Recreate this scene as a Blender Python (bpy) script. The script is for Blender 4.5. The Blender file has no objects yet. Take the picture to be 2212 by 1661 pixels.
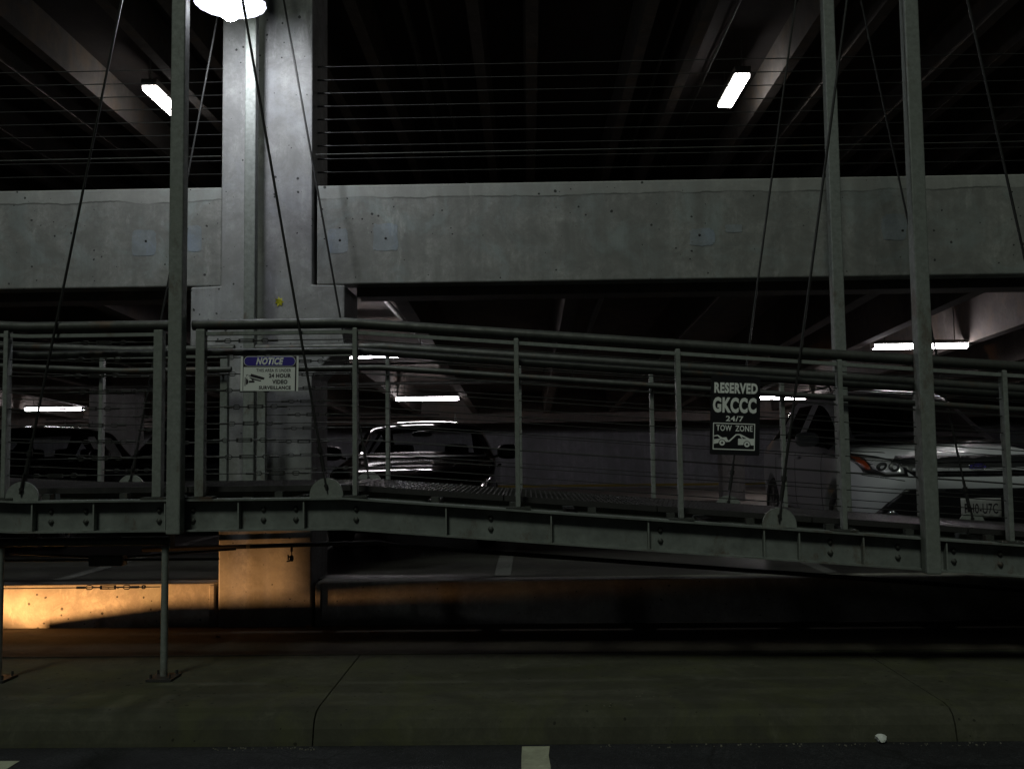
import bpy, bmesh, math, random
from mathutils import Vector, Matrix
from mathutils.bvhtree import BVHTree
R = random.Random(7)
scene = bpy.context.scene
COL = scene.collection

# ------------------------------------------------------------------ camera
F, CX, CY = 2050.0, 1106.0, 830.5          # focal length and centre, in pixels of a 2212 px wide copy of the photo
H = 1.6
yc = Vector(((1141 - CX) / F, -(966 - CY) / F, -1)).normalized()
xc = Vector((math.cos(math.radians(.7)), math.sin(math.radians(.7)), 0))
xc = (xc - yc * xc.dot(yc)).normalized()
zc = xc.cross(yc)
M = Matrix((xc, yc, zc))                   # camera -> world (rows are world axes in camera space)
cam = bpy.data.cameras.new('camera'); camo = bpy.data.objects.new('camera', cam); COL.objects.link(camo)
cam.sensor_width = 36; cam.lens = 36 * F / 2212
cam.clip_start = .05; cam.clip_end = 500
camo.matrix_world = Matrix.Translation((0, 0, H)) @ M.to_4x4()
scene.camera = camo

def at(px, py, Y):
    d = M @ Vector(((px - CX) / F, -(py - CY) / F, -1))
    p = d * (Y / d.y)
    return Vector((p.x, Y, H + p.z))

# ------------------------------------------------------------------ materials
def newmat(name):
    m = bpy.data.materials.new(name); m.use_nodes = True
    nt = m.node_tree; b = nt.nodes['Principled BSDF']
    return m, nt, b

def N(nt, typ, **kw):
    n = nt.nodes.new(typ)
    for k, v in kw.items():
        if k in n.inputs: n.inputs[k].default_value = v
        else: setattr(n, k, v)
    return n

def ramp(nt, fac, stops):
    n = nt.nodes.new('ShaderNodeValToRGB'); e = n.color_ramp.elements
    while len(e) < len(stops): e.new(.5)
    for i, (p, c) in enumerate(stops):
        e[i].position = p; e[i].color = (c, c, c, 1) if isinstance(c, (int, float)) else (*c, 1)
    nt.links.new(fac, n.inputs[0]); return n.outputs[0]

def mixc(nt, fac, a, b, mode='MIX'):
    n = nt.nodes.new('ShaderNodeMix'); n.data_type = 'RGBA'; n.blend_type = mode
    for s, v in ((n.inputs[0], fac), (n.inputs[6], a), (n.inputs[7], b)):
        if hasattr(v, 'links'): nt.links.new(v, s)
        elif isinstance(v, (int, float)): s.default_value = v if s.type == 'VALUE' else (v, v, v, 1)
        else: s.default_value = (*v, 1)
    return n.outputs[2]

def coords(nt, scale=(1, 1, 1)):
    tc = N(nt, 'ShaderNodeTexCoord'); mp = N(nt, 'ShaderNodeMapping'); mp.inputs['Scale'].default_value = scale
    nt.links.new(tc.outputs['Object'], mp.inputs[0]); return mp.outputs[0]

def noise(nt, scale, detail=4, rough=.55, vec=None, dist=0):
    n = N(nt, 'ShaderNodeTexNoise', Scale=scale, Detail=detail, Roughness=rough, Distortion=dist)
    nt.links.new(vec if vec else coords(nt), n.inputs['Vector']); return n.outputs['Fac']

def concrete(name, base, dark=.55, streak=.5, holes=.5, cap=None, rough=.85, tint=(.86, .95, .88), tint_amt=.5, bump=.25, mott=.6):
    m, nt, b = newmat(name); L = nt.links
    big = noise(nt, .9, 5, .6); med = noise(nt, 5, 6, .65)
    c0 = tuple(x * dark for x in base)
    col = mixc(nt, ramp(nt, big, [(.32, 0), (.66, 1)]), c0, base)
    col = mixc(nt, ramp(nt, med, [(.35, .0), (.7, .55)]), col, tuple(min(1, x * 1.25) for x in base))
    m2 = noise(nt, 3.6, 9, .78, dist=.5)
    col = mixc(nt, ramp(nt, m2, [(.40, mott), (.60, 0)]), col, tuple(x * .52 for x in base))
    m3 = noise(nt, 17, 7, .75)
    col = mixc(nt, ramp(nt, m3, [(.38, mott * .8), (.56, 0)]), col, tuple(x * .6 for x in base))
    bl = noise(nt, 2.3, 6, .7, dist=.6)
    col = mixc(nt, ramp(nt, bl, [(.5, 0), (.62, tint_amt)]), col, tuple(x * t for x, t in zip(base, tint)), 'MIX')
    st = noise(nt, 1, 5, .6, coords(nt, (9, 9, .55)))
    col = mixc(nt, ramp(nt, st, [(.42, streak), (.62, 0)]), col, tuple(x * .45 for x in base), 'MIX')
    # light lime run-off
    st2 = noise(nt, 1, 5, .7, coords(nt, (5, 5, 1.6)))
    col = mixc(nt, ramp(nt, st2, [(.62, 0), (.72, .35)]), col, tuple(min(1, x * 1.7) for x in base), 'MIX')
    fine = noise(nt, 70, 3, .7)
    col = mixc(nt, ramp(nt, fine, [(.3, .25), (.55, 0)]), col, tuple(x * .5 for x in base), 'MIX')
    if cap is not None:
        tc = N(nt, 'ShaderNodeTexCoord'); sx = N(nt, 'ShaderNodeSeparateXYZ'); L.new(tc.outputs['Object'], sx.inputs[0])
        nz = noise(nt, 2.2, 5, .6, coords(nt, (1, 1, .2)))
        ma = N(nt, 'ShaderNodeMath', operation='MULTIPLY_ADD'); ma.inputs[1].default_value = -.09; L.new(nz, ma.inputs[0]); L.new(sx.outputs[2], ma.inputs[2])
        ms = N(nt, 'ShaderNodeMath', operation='SUBTRACT'); L.new(ma.outputs[0], ms.inputs[0]); ms.inputs[1].default_value = cap - .045
        col = mixc(nt, ramp(nt, ms.outputs[0], [(.0, 0), (.004, .4)]), col, tuple(min(1, x * 1.1) for x in base))
        ab = N(nt, 'ShaderNodeMath', operation='ABSOLUTE'); L.new(ms.outputs[0], ab.inputs[0])
        brk = noise(nt, 1.4, 3, .6)
        lt = N(nt, 'ShaderNodeMath', operation='MULTIPLY'); L.new(ramp(nt, ab.outputs[0], [(.003, 1), (.009, 0)]), lt.inputs[0]); L.new(ramp(nt, brk, [(.4, .15), (.55, .9)]), lt.inputs[1])
        col = mixc(nt, lt.outputs[0], col, tuple(x * .25 for x in base))
    hgt = fine
    if holes:
        v = N(nt, 'ShaderNodeTexVoronoi', Scale=15, Randomness=1); L.new(mixv(nt, coords(nt), 20, .02), v.inputs['Vector'])
        wn = noise(nt, 1.1, 2, .5)
        th = N(nt, 'ShaderNodeMath', operation='LESS_THAN'); L.new(v.outputs['Distance'], th.inputs[0])
        sz = N(nt, 'ShaderNodeMath', operation='MULTIPLY'); L.new(v.outputs['Color'], sz.inputs[0]); 
        sep = N(nt, 'ShaderNodeSeparateColor'); L.new(v.outputs['Color'], sep.inputs[0])
        L.new(ramp(nt, sep.outputs[0], [(.3, 0.05), (1, .22)]), sz.inputs[0]); L.new(ramp(nt, wn, [(.35, .35), (.65, 1)]), sz.inputs[1])
        L.new(sz.outputs[0], th.inputs[1])
        hm = N(nt, 'ShaderNodeMath', operation='MULTIPLY'); L.new(th.outputs[0], hm.inputs[0]); hm.inputs[1].default_value = holes
        col = mixc(nt, hm.outputs[0], col, tuple(x * .12 for x in base))
    L.new(col, b.inputs['Base Color']); b.inputs['Roughness'].default_value = rough
    b.inputs['Specular IOR Level'].default_value = .25
    bp = N(nt, 'ShaderNodeBump', Strength=bump, Distance=.01); L.new(med, bp.inputs['Height']); L.new(bp.outputs[0], b.inputs['Normal'])
    return m

def mixv(nt, vec, scale, amt):
    n = N(nt, 'ShaderNodeTexNoise', Scale=scale, Detail=2); nt.links.new(vec, n.inputs['Vector'])
    a = nt.nodes.new('ShaderNodeVectorMath'); a.operation = 'MULTIPLY_ADD'
    nt.links.new(n.outputs['Color'], a.inputs[0]); a.inputs[1].default_value = (amt,) * 3; nt.links.new(vec, a.inputs[2])
    return a.outputs[0]

def metal(name, base, rough=.5, metallic=.5, var=.35, scale=18, stain=None, rust=0):
    m, nt, b = newmat(name); L = nt.links
    n1 = noise(nt, scale, 5, .65); n2 = noise(nt, 2.5, 5, .6)
    col = mixc(nt, ramp(nt, n1, [(.35, 0), (.65, 1)]), tuple(x * (1 - var) for x in base), base)
    col = mixc(nt, ramp(nt, n2, [(.45, 0), (.7, .5)]), col, stain if stain else tuple(x * .6 for x in base))
    if rust:
        rn = noise(nt, 3.5, 8, .75, coords(nt, (1, 1, .5)))
        col = mixc(nt, ramp(nt, rn, [(.57, 0), (.66, rust)]), col, (.10, .05, .025))
    L.new(col, b.inputs['Base Color']); b.inputs['Metallic'].default_value = metallic
    L.new(ramp(nt, n1, [(.2, min(1, rough + .15)), (.8, max(0, rough - .1))]), b.inputs['Roughness'])
    return m

def plain(name, base, rough=.5, metallic=0, coat=0, var=.12, scale=6, spec=.5, coatr=.03):
    m, nt, b = newmat(name)
    n1 = noise(nt, scale, 4, .6)
    col = mixc(nt, ramp(nt, n1, [(.3, 0), (.7, 1)]), tuple(x * (1 - var) for x in base), base)
    nt.links.new(col, b.inputs['Base Color'])
    b.inputs['Roughness'].default_value = rough; b.inputs['Metallic'].default_value = metallic
    b.inputs['Coat Weight'].default_value = coat; b.inputs['Coat Roughness'].default_value = coatr
    b.inputs['Specular IOR Level'].default_value = spec
    return m

def emit(name, col, s):
    m, nt, b = newmat(name)
    b.inputs['Base Color'].default_value = (.8, .8, .8, 1)
    b.inputs['Emission Color'].default_value = (*col, 1); b.inputs['Emission Strength'].default_value = s
    return m

def glass(name, tint, gloss=(.9, .9, .9)):
    m, nt, b = newmat(name); L = nt.links; nt.nodes.remove(b)
    out = [n for n in nt.nodes if n.type == 'OUTPUT_MATERIAL'][0]
    t = N(nt, 'ShaderNodeBsdfTransparent'); t.inputs[0].default_value = (*tint, 1)
    g = N(nt, 'ShaderNodeBsdfGlossy'); g.inputs['Roughness'].default_value = .015; g.inputs[0].default_value = (*gloss, 1)
    lw = N(nt, 'ShaderNodeLayerWeight'); lw.inputs[0].default_value = .5
    pw = N(nt, 'ShaderNodeMath', operation='POWER'); L.new(lw.outputs['Facing'], pw.inputs[0]); pw.inputs[1].default_value = 5
    fr = N(nt, 'ShaderNodeMath', operation='MULTIPLY_ADD'); L.new(pw.outputs[0], fr.inputs[0]); fr.inputs[1].default_value = .9; fr.inputs[2].default_value = .035
    mx = N(nt, 'ShaderNodeMixShader'); L.new(fr.outputs[0], mx.inputs[0]); L.new(t.outputs[0], mx.inputs[1]); L.new(g.outputs[0], mx.inputs[2])
    L.new(mx.outputs[0], out.inputs[0]); return m

def asphalt():
    m, nt, b = newmat('asphalt')
    v = N(nt, 'ShaderNodeTexVoronoi', Scale=110); nt.links.new(coords(nt), v.inputs['Vector'])
    sep = N(nt, 'ShaderNodeSeparateColor'); nt.links.new(v.outputs['Color'], sep.inputs[0])
    c = mixc(nt, ramp(nt, sep.outputs[0], [(.3, 0), (1, 1)]), (.010, .0105, .012), (.040, .041, .043))
    c = mixc(nt, ramp(nt, noise(nt, 2.2, 7, .7), [(.42, .75), (.6, 0)]), c, (.007, .007, .008))
    v2 = N(nt, 'ShaderNodeTexVoronoi', Scale=1.1, feature='DISTANCE_TO_EDGE'); nt.links.new(mixv(nt, coords(nt), 3, .25), v2.inputs['Vector'])
    c = mixc(nt, ramp(nt, v2.outputs[0], [(.0, .9), (.012, 0)]), c, (.003, .003, .003))
    nt.links.new(c, b.inputs['Base Color']); b.inputs['Roughness'].default_value = .75
    bp = N(nt, 'ShaderNodeBump', Strength=.6, Distance=.006); nt.links.new(v.outputs['Distance'], bp.inputs['Height']); nt.links.new(bp.outputs[0], b.inputs['Normal'])
    return m

MT = dict(
    spandrel=concrete('spandrel_concrete', (.36, .362, .34), .6, .42, .95, cap=3.70, tint=(.85, 1.0, 1.05), mott=.95),
    column=concrete('column_concrete', (.43, .43, .42), .6, .32, .95, tint=(.9, .93, 1.0), mott=.85),
    lowwall=concrete('low_wall_concrete', (.42, .40, .36), .66, .18, .9, mott=.95),
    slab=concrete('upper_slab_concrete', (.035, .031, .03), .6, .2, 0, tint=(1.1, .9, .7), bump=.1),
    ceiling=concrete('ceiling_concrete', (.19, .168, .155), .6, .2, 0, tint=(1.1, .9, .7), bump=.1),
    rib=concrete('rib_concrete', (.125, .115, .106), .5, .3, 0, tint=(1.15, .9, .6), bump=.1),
    farwall=concrete('far_wall_concrete', (.31, .315, .345), .7, .4, .3),
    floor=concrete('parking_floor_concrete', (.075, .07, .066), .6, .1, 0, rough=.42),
    lit_floor=concrete('lit_floor_concrete', (.36, .32, .28), .7, 0, .2, rough=.5),  # paler tone paints the lamplight on the far floor
    walk=concrete('sidewalk_concrete', (.095, .094, .066), .5, .0, .7, tint=(.9, .95, .6), mott=.8),
    strip=concrete('shade_strip_concrete', (.12, .10, .08), .6, 0, .4),  # warm tone, lifted to stand in for bounced lamplight
    patch=concrete('patch_mortar', (.33, .36, .375), .6, .2, .3, tint=(.8, .9, 1.1)),
    asphalt=asphalt(),
    galv=metal('galvanised_steel', (.29, .312, .29), .55, .25, .28, 30, (.22, .235, .20), .55),
    galvd=metal('weathered_rail_steel', (.085, .089, .081), .5, .3, .4, 16, (.05, .052, .043), .6),
    beam=metal('galvanised_beam', (.27, .292, .272), .55, .25, .4, 7, (.13, .142, .13), .6),
    cable=metal('steel_cable', (.035, .035, .033), .5, .4, .2, 60),
    gcable=metal('barrier_cable_steel', (.04, .04, .039), .5, .5, .2, 60),
    grate=metal('deck_grating', (.07, .067, .065), .5, .4, .3, 20),
    black=plain('black_pipe', (.012, .011, .011), .45),
    tread=plain('rubber', (.02, .02, .02), .8),
    rim=metal('wheel_alloy', (.45, .44, .43), .3, .8, .1, 10),
    chrome=metal('chrome', (.7, .7, .7), .12, 1, .05, 10),
    white_paint=plain('white_car_paint', (.52, .53, .55), .4, 0, .12, .03, coatr=.04, spec=.1),
    dark_paint=plain('dark_car_paint', (.0045, .0035, .0045), .08, 0, 0, .1, spec=.35),
    blue_paint=plain('blue_car_paint', (.006, .008, .022), .35, .3, .8, .1),
    trim=plain('black_trim', (.010, .010, .011), .4),
    seat=plain('seat_fabric', (.012, .012, .013), .9),
    glass=glass('car_glass', (.86, .88, .88)),
    dglass=glass('dark_car_glass', (.05, .05, .055)),
    lens=glass('lamp_lens', (.75, .75, .75)),
    amber=plain('amber_reflector', (.20, .032, .008), .3),
    silver=metal('silver_trim', (.6, .6, .62), .28, .5, .1, 8),
    tube=emit('fluorescent_tube', (1, .93, .97), 42),
    tubeup=emit('fluorescent_lens', (1, .95, .93), 30),
    bulb=emit('lamp_bulb', (.90, .93, 1), 285),
    shade=plain('lamp_shade_enamel', (.085, .085, .098), .35),
    sign_white=plain('sign_white', (.93, .95, .91), .4, var=.06),
    sign_black=plain('sign_black', (.012, .012, .014), .4),
    sign_blue=plain('sign_blue', (.07, .05, .36), .4),
    ink=plain('sign_ink', (.03, .022, .03), .5),
    marking=concrete('road_paint', (.46, .47, .34), .55, 0, .8),
    floorline=concrete('stall_paint', (.15, .145, .14), .6, 0, .3),
    yellow=plain('yellow_paint', (.20, .15, .012), .6),
    leaf=plain('yellow_leaf', (.55, .52, .02), .6),
    bleaf=plain('brown_leaf', (.22, .11, .04), .7),
    paper=plain('white_paper', (.75, .77, .72), .7),
    film=plain('plastic_film', (.12, .13, .12), .25),
    pebble=plain('pebbles', (.22, .21, .16), .8),
    plate=plain('plate_white', (.5, .5, .48), .4),
    duct=plain('warm_lamp_body', (.05, .05, .05), .5),
    warm=emit('flood_lens', (1, .5, .16), 6),
)

# ------------------------------------------------------------------ mesh helpers
class MB:
    def __init__(s): s.bm = bmesh.new()
    def face(s, pts, smooth=False):
        f = s.bm.faces.new([s.bm.verts.new(p) for p in pts]); f.smooth = smooth; return f
    def box(s, c, size, rot=None):
        x, y, z = (d / 2 for d in size); c = Vector(c)
        vs = []
        for dx, dy, dz in ((-x,-y,-z),(x,-y,-z),(x,y,-z),(-x,y,-z),(-x,-y,z),(x,-y,z),(x,y,z),(-x,y,z)):
            v = Vector((dx, dy, dz))
            if rot is not None: v = rot @ v
            vs.append(s.bm.verts.new(c + v))
        for q in ((0,3,2,1),(4,5,6,7),(0,1,5,4),(1,2,6,5),(2,3,7,6),(3,0,4,7)):
            s.bm.faces.new([vs[i] for i in q])
        return s
    def span(s, x0, x1, y0, y1, z0, z1):
        return s.box(((x0+x1)/2, (y0+y1)/2, (z0+z1)/2), (x1-x0, y1-y0, z1-z0))
    def bar(s, p, q, w, h, up=Vector((0, 0, 1))):
        p, q = Vector(p), Vector(q); d = (q - p); ln = d.length; d.normalize()
        sx = d.cross(up)
        if sx.length < 1e-4: sx = d.cross(Vector((0, 1, 0)))
        sx.normalize(); sz = sx.cross(d)
        s.box((p + q) / 2, (w, ln, h), Matrix((sx, d, sz)).transposed()); return s
    def tube(s, p, q, r, n=10, r2=None):
        return s.path([p, q], r, n, r2)
    def path(s, pts, r, n=10, r2=None, caps=True):
        pts = [Vector(p) for p in pts]; rings = []
        for i, p in enumerate(pts):
            d = (pts[min(i+1, len(pts)-1)] - pts[max(i-1, 0)]).normalized()
            a = d.cross(Vector((0, 0, 1)))
            if a.length < 1e-3: a = d.cross(Vector((0, 1, 0)))
            a.normalize(); b = a.cross(d)
            rr = r if r2 is None else r + (r2 - r) * i / (len(pts) - 1)
            rings.append([p + (a * math.cos(t) + b * math.sin(t)) * rr for t in [2*math.pi*k/n for k in range(n)]])
        vr = [[s.bm.verts.new(v) for v in g] for g in rings]
        for g, h in zip(vr, vr[1:]):
            for k in range(n):
                f = s.bm.faces.new((g[k], g[(k+1) % n], h[(k+1) % n], h[k])); f.smooth = True
        if caps:
            for g in (rings[0], rings[-1]): s.bm.faces.new([s.bm.verts.new(v) for v in g])
        return s
    def lathe(s, c, axis, prof, n=24, wob=None):
        c = Vector(c); ax = Vector(axis).normalized()
        a = ax.cross(Vector((0, 0, 1)))
        if a.length < 1e-3: a = Vector((1, 0, 0))
        a.normalize(); b = ax.cross(a); rows = []
        for r, h in prof:
            rows.append([s.bm.verts.new(c + ax * h + (a*math.cos(t) + b*math.sin(t)) * max(1e-4, r * (1 if not wob else wob(t, r)))) for t in [2*math.pi*k/n for k in range(n)]])
        for g, h in zip(rows, rows[1:]):
            for k in range(n):
                f = s.bm.faces.new((g[k], g[(k+1) % n], h[(k+1) % n], h[k])); f.smooth = True
        return s
    def prism(s, poly, y0, y1):
        """poly in (x, z), extruded along y"""
        a = [s.bm.verts.new((x, y0, z)) for x, z in poly]; b = [s.bm.verts.new((x, y1, z)) for x, z in poly]
        s.bm.faces.new(a); s.bm.faces.new(b[::-1]); n = len(poly)
        for k in range(n): s.bm.faces.new((a[k], b[k], b[(k+1) % n], a[(k+1) % n]))
        return s
    def extrude_x(s, prof, x0, x1):
        """prof in (y, z), extruded along x"""
        a = [s.bm.verts.new((x0, y, z)) for y, z in prof]; b = [s.bm.verts.new((x1, y, z)) for y, z in prof]
        s.bm.faces.new(a); s.bm.faces.new(b[::-1]); n = len(prof)
        for k in range(n): s.bm.faces.new((a[k], b[k], b[(k+1) % n], a[(k+1) % n]))
        return s
    def build(s, name, mat, parent=None, bevel=0, loc=None, fixn=True):
        if fixn: bmesh.ops.recalc_face_normals(s.bm, faces=s.bm.faces)
        me = bpy.data.meshes.new(name); s.bm.to_mesh(me); s.bm.free()
        me.materials.append(mat)
        return link(name, me, parent, bevel, loc)

def link(name, me, parent=None, bevel=0, loc=None):
    o = bpy.data.objects.new(name, me); COL.objects.link(o)
    if parent: o.parent = parent
    if loc: o.location = loc
    if bevel:
        b = o.modifiers.new('bevel', 'BEVEL'); b.width = bevel; b.segments = 2; b.limit_method = 'ANGLE'
    return o

def tag(o, label=None, cat=None, group=None, kind=None):
    for k, v in (('label', label), ('category', cat), ('group', group), ('kind', kind)):
        if v: o[k] = v
    return o

def thing(name, label, cat, loc=(0, 0, 0), rotz=0, group=None):
    o = bpy.data.objects.new(name, None); COL.objects.link(o); o.location = loc; o.rotation_euler = (0, 0, rotz)
    return tag(o, label, cat, group)

def copy_tree(o, parent=None):
    c = o.copy(); COL.objects.link(c)
    if parent: c.parent = parent
    for ch in list(o.children): copy_tree(ch, c)
    return c

# ------------------------------------------------------------------ the setting: road, sidewalk
MB().face([(-60, -40, 0), (60, -40, 0), (60, 7.95, 0), (-60, 7.95, 0)]) if False else None
b = MB(); b.face([(-60, -40, 0), (60, -40, 0), (60, 30, 0), (-60, 30, 0)]); tag(b.build('road', MT['asphalt']), kind='structure')
prof = [(5.235, -.05), (5.245, .02), (5.262, .085), (5.285, .130), (5.33, .158), (5.40, .168), (6.1, .172), (7.95, .176), (7.95, -.05)]
b = MB(); xs = [-20, -11.6, -8.13, -4.66, -1.19, 2.28, 5.75, 9.2, 20]
for x0, x1 in zip(xs, xs[1:]): b.extrude_x(prof, x0 + .0028, x1 - .0028)
tag(b.build('sidewalk', MT['walk'], bevel=.004), kind='structure')
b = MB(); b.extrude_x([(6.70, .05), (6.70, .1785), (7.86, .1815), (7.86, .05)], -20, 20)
tag(b.build('shade_strip', MT['strip']), kind='structure')  # front edge draws the bridge beam's shadow line as a colour change

def stripe(x0, x1, y0, y1, z, mat, name, jag=.006, skew=0):
    n = 26; pts = []
    for k in range(n + 1): pts.append((x0 + R.uniform(-jag, jag), y0 + (y1 - y0) * k / n, z))
    for k in range(n, -1, -1): pts.append((x1 + R.uniform(-jag * 2, jag), y0 + (y1 - y0) * k / n, z))
    bb = MB(); bb.face(pts); return tag(bb.build(name, mat), kind='structure')
stripe(-.052, .092, 1.2, 5.20, .004, MT['marking'], 'road_marking', .005)
stripe(-2.80, -2.66, 1.2, 5.02, .004, MT['marking'], 'road_marking', .006)
stripe(2.70, 2.84, 1.2, 4.0, .004, MT['marking'], 'road_marking', .006)

# ------------------------------------------------------------------ parking garage
gar = thing('parking_garage', 'grey concrete parking garage with cable barriers behind the steel footbridge', 'building', (0, 7.75, 0))
def gp(mb, name, mat, bevel=0, label=None, kind=None):
    o = mb.build(name, mat, None, bevel); o.parent = gar; o.matrix_parent_inverse = Matrix.Translation((0, -7.75, 0))
    return tag(o, label, kind=kind)
Y0 = 7.75
# column with corbels
poly = [(-2.53, .15), (-1.77, .15), (-1.77, 2.20), (-1.50, 2.48), (-1.50, 2.955), (-1.77, 2.962), (-1.77, 8.2), (-2.53, 8.2), (-2.53, 2.962), (-2.78, 2.955), (-2.78, 2.46), (-2.73, 2.41), (-2.53, 2.38)]
gp(MB().prism(poly, Y0, 8.36), 'column', MT['column'], .012)
for k, xo in ((0, 12.76), (1, -11.6)):
    gp(MB().prism([(x + xo, z) for x, z in poly], Y0, 8.36), 'column', MT['column'], .012)
gp(MB().span(1.55 + 2.16, 3.72 + .42, 18.3, 18.7, .53, 2.6), 'column', MT['column'], .01, 'pale square interior column below the black sign')
gp(MB().span(-7.55, -6.75, 16.2, 16.6, .53, 2.75), 'column', MT['column'], .01)
# spandrel panels
for x0, x1 in ((-9.05, -2.548), (-1.748, 10.2), (11.0, 16)):
    gp(MB().span(x0, x1, Y0 + .075, 8.02, 2.975, 3.815), 'spandrel_panel', MT['spandrel'], .012)
    gp(MB().span(x0 + .3, x1 - .3, 8.024, 8.30, 2.90, 3.45), 'ledge_beam', MT['ceiling'])
# low wall in front of the parking floor
for x0, x1 in ((-9.05, -2.56), (-1.74, 10.2), (11.0, 16)):
    gp(MB().span(x0, x1, 7.772, 8.0, .15, .527), 'low_wall', MT['lowwall'], .012)
    xe = x1 if x0 < -3 else x0
    gp(MB().span(min(xe, xe + (.045 if x0 > -3 else -.045)), max(xe, xe + (.045 if x0 > -3 else -.045)), 7.752, 7.770, .15, .515), 'joint_strip', MT['lowwall'], .006)
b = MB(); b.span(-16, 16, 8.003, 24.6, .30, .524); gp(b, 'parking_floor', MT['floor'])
gp(MB().span(-16, 16, 24.6, 24.9, .4, 2.6), 'far_wall', MT['farwall'])
gp(MB().span(-16, 16, 24.57, 24.598, .57, .63), 'yellow_band', MT['yellow'])
gp(MB().span(-16, 16, 22.3, 22.8, 2.18, 2.75), 'cross_beam', MT['ceiling'])
gp(MB().span(-16, 16, 24.35, 24.57, 2.10, 2.5), 'ledge_beam', MT['ceiling'])
q = MB(); q.face([(-16, 13.7, .5285), (16, 13.7, .5285), (16, 24.59, .5285), (-16, 24.59, .5285)]); gp(q, 'lit_floor_sheet', MT['lit_floor'])  # added pale sheet: the lit part of the floor, put into the colour
stripe_o = MB(); stripe_o.face([(-.30, 8.05, .528), (-.16, 8.05, .528), (-.16, 13, .528), (-.30, 13, .528)]); gp(stripe_o, 'stall_line', MT['floorline'])
for x in (-4.05, 2.45, 5.2):
    q = MB(); q.face([(x, 8.05, .528), (x + .13, 8.05, .528), (x + .13, 13, .528), (x, 13, .528)]); gp(q, 'stall_line', MT['floorline'])
# lower ceiling: sloping double tees
def zl(y): return 3.46 - .049 * y
def sheet(b, x0, x1, y0, y1, z0, z1, t):
    a = [(x0, y0, z0), (x1, y0, z0), (x1, y1, z1), (x0, y1, z1)]
    c = [(x, y, z + t) for x, y, z in a]
    va = [b.bm.verts.new(v) for v in a]; vc = [b.bm.verts.new(v) for v in c]
    b.bm.faces.new(va[::-1]); b.bm.faces.new(vc)
    for k in range(4): b.bm.faces.new((va[k], va[(k+1) % 4], vc[(k+1) % 4], vc[k]))
    return b
gp(sheet(MB(), -16, 16, 8.1, 25, zl(8.1) + .55, zl(25) + .55, .12), 'ceiling_slab', MT['ceiling'])
for x in (-12.1, -10.6, -9.05, -7.4, -5.8, -4.2, -2.59, -1.22, .45, 1.95, 3.35, 4.35, 5.78, 7.3, 8.8):
    w = .07
    b = MB()
    y0, y1 = 8.12, 24.5
    P = lambda dx, y, dz: b.bm.verts.new((x + dx, y, zl(y) + dz))
    A = [P(-w, y0, .02), P(w, y0, .02), P(w * 1.7, y0, .55), P(-w * 1.7, y0, .55)]; B = [P(-w, y1, .02), P(w, y1, .02), P(w * 1.7, y1, .55), P(-w * 1.7, y1, .55)]
    for k in range(4): b.bm.faces.new((A[k], A[(k+1) % 4], B[(k+1) % 4], B[k]))
    b.bm.faces.new(A[::-1]); b.bm.faces.new(B)
    gp(b, 'ceiling_beam', MT['ceiling'])
# upper ceiling
def zu(y): return 6.27 - .0117 * y
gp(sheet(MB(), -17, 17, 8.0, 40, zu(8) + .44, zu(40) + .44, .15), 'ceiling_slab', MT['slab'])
xs = []
for k in range(-7, 8): xs += [-.52 + 1.87 * k, .10 + 1.87 * k]
for x in xs:
    b = MB(); w = .065; y0, y1 = 8.05, 40
    P = lambda dx, y, dz: b.bm.verts.new((x + dx, y, zu(y) + dz))
    A = [P(-w, y0, 0), P(w, y0, 0), P(w * 1.5, y0, .44), P(-w * 1.5, y0, .44)]; B = [P(-w, y1, 0), P(w, y1, 0), P(w * 1.5, y1, .44), P(-w * 1.5, y1, .44)]
    for k in range(4): b.bm.faces.new((A[k], A[(k+1) % 4], B[(k+1) % 4], B[k]))
    b.bm.faces.new(A[::-1]); b.bm.faces.new(B)
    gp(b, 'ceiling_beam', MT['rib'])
for x, r in ((-1.28, .045), (-1.02, .03), (1.70, .02)):
    b = MB(); b.tube((x, 8.2, zu(8.2) + .22), (x, 30, zu(30) + .22), r); gp(b, 'ceiling_pipe', MT['galvd'])
gp(MB().tube((.75, 8.3, zl(8.3) + .1), (.75, 16, zl(16) + .1), .035), 'ceiling_pipe', MT['galvd'])
gp(MB().tube((-2.5, 12.2, 2.70), (-.95, 12.2, 2.70), .014), 'sprinkler_pipe', MT['gcable'])
gp(MB().tube((-1.75, 8.3, zl(8.3) + .44), (-1.35, 22, zl(22) + .44), .03), 'ceiling_pipe', MT['galvd'])
gp(MB().tube((-11, 21.5, 2.36), (-2, 21.5, 2.36), .02), 'ceiling_pipe', MT['gcable'])
gp(MB().tube((2.42, 9.0, zu(9) + .36), (2.42, 30, zu(30) + .36), .012, 8), 'ceiling_pipe', MT['galvd'])
for x, y in ((-3.1, 9), (.55, 10), (4.4, 9.5)):
    gp(MB().tube((x, y, zl(y) + .5), (x, y + 12, zl(y + 12) + .5), .022, 8), 'ceiling_pipe', MT['gcable'])
gp(MB().tube((-9, 15.5, zl(15.5) - .03), (9, 15.5, zl(15.5) - .03), .03, 10), 'sprinkler_pipe', MT['galvd'])
# upper barrier cables
for k in range(9):
    z = at(1463, 131 + 28.6 * k, 7.95).z
    for x0, x1 in ((-9.0, -2.5), (-1.72, 10.2)):
        gp(MB().tube((x0, 7.95, z), (x1, 7.95, z), .0042, 6), 'barrier_cable', MT['gcable'])
    gp(MB().tube((-1.775, 7.95, z), (-1.66, 7.95, z), .008, 6), 'cable_anchor', MT['black'])
gp(MB().tube((-2.55, 7.79, 4.07), (-9.0, 7.79, 4.045), .005, 6), 'barrier_cable', MT['galvd'])
gp(MB().tube((-1.75, 7.79, 4.07), (10.2, 7.79, 4.085), .005, 6), 'barrier_cable', MT['galvd'])
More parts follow.
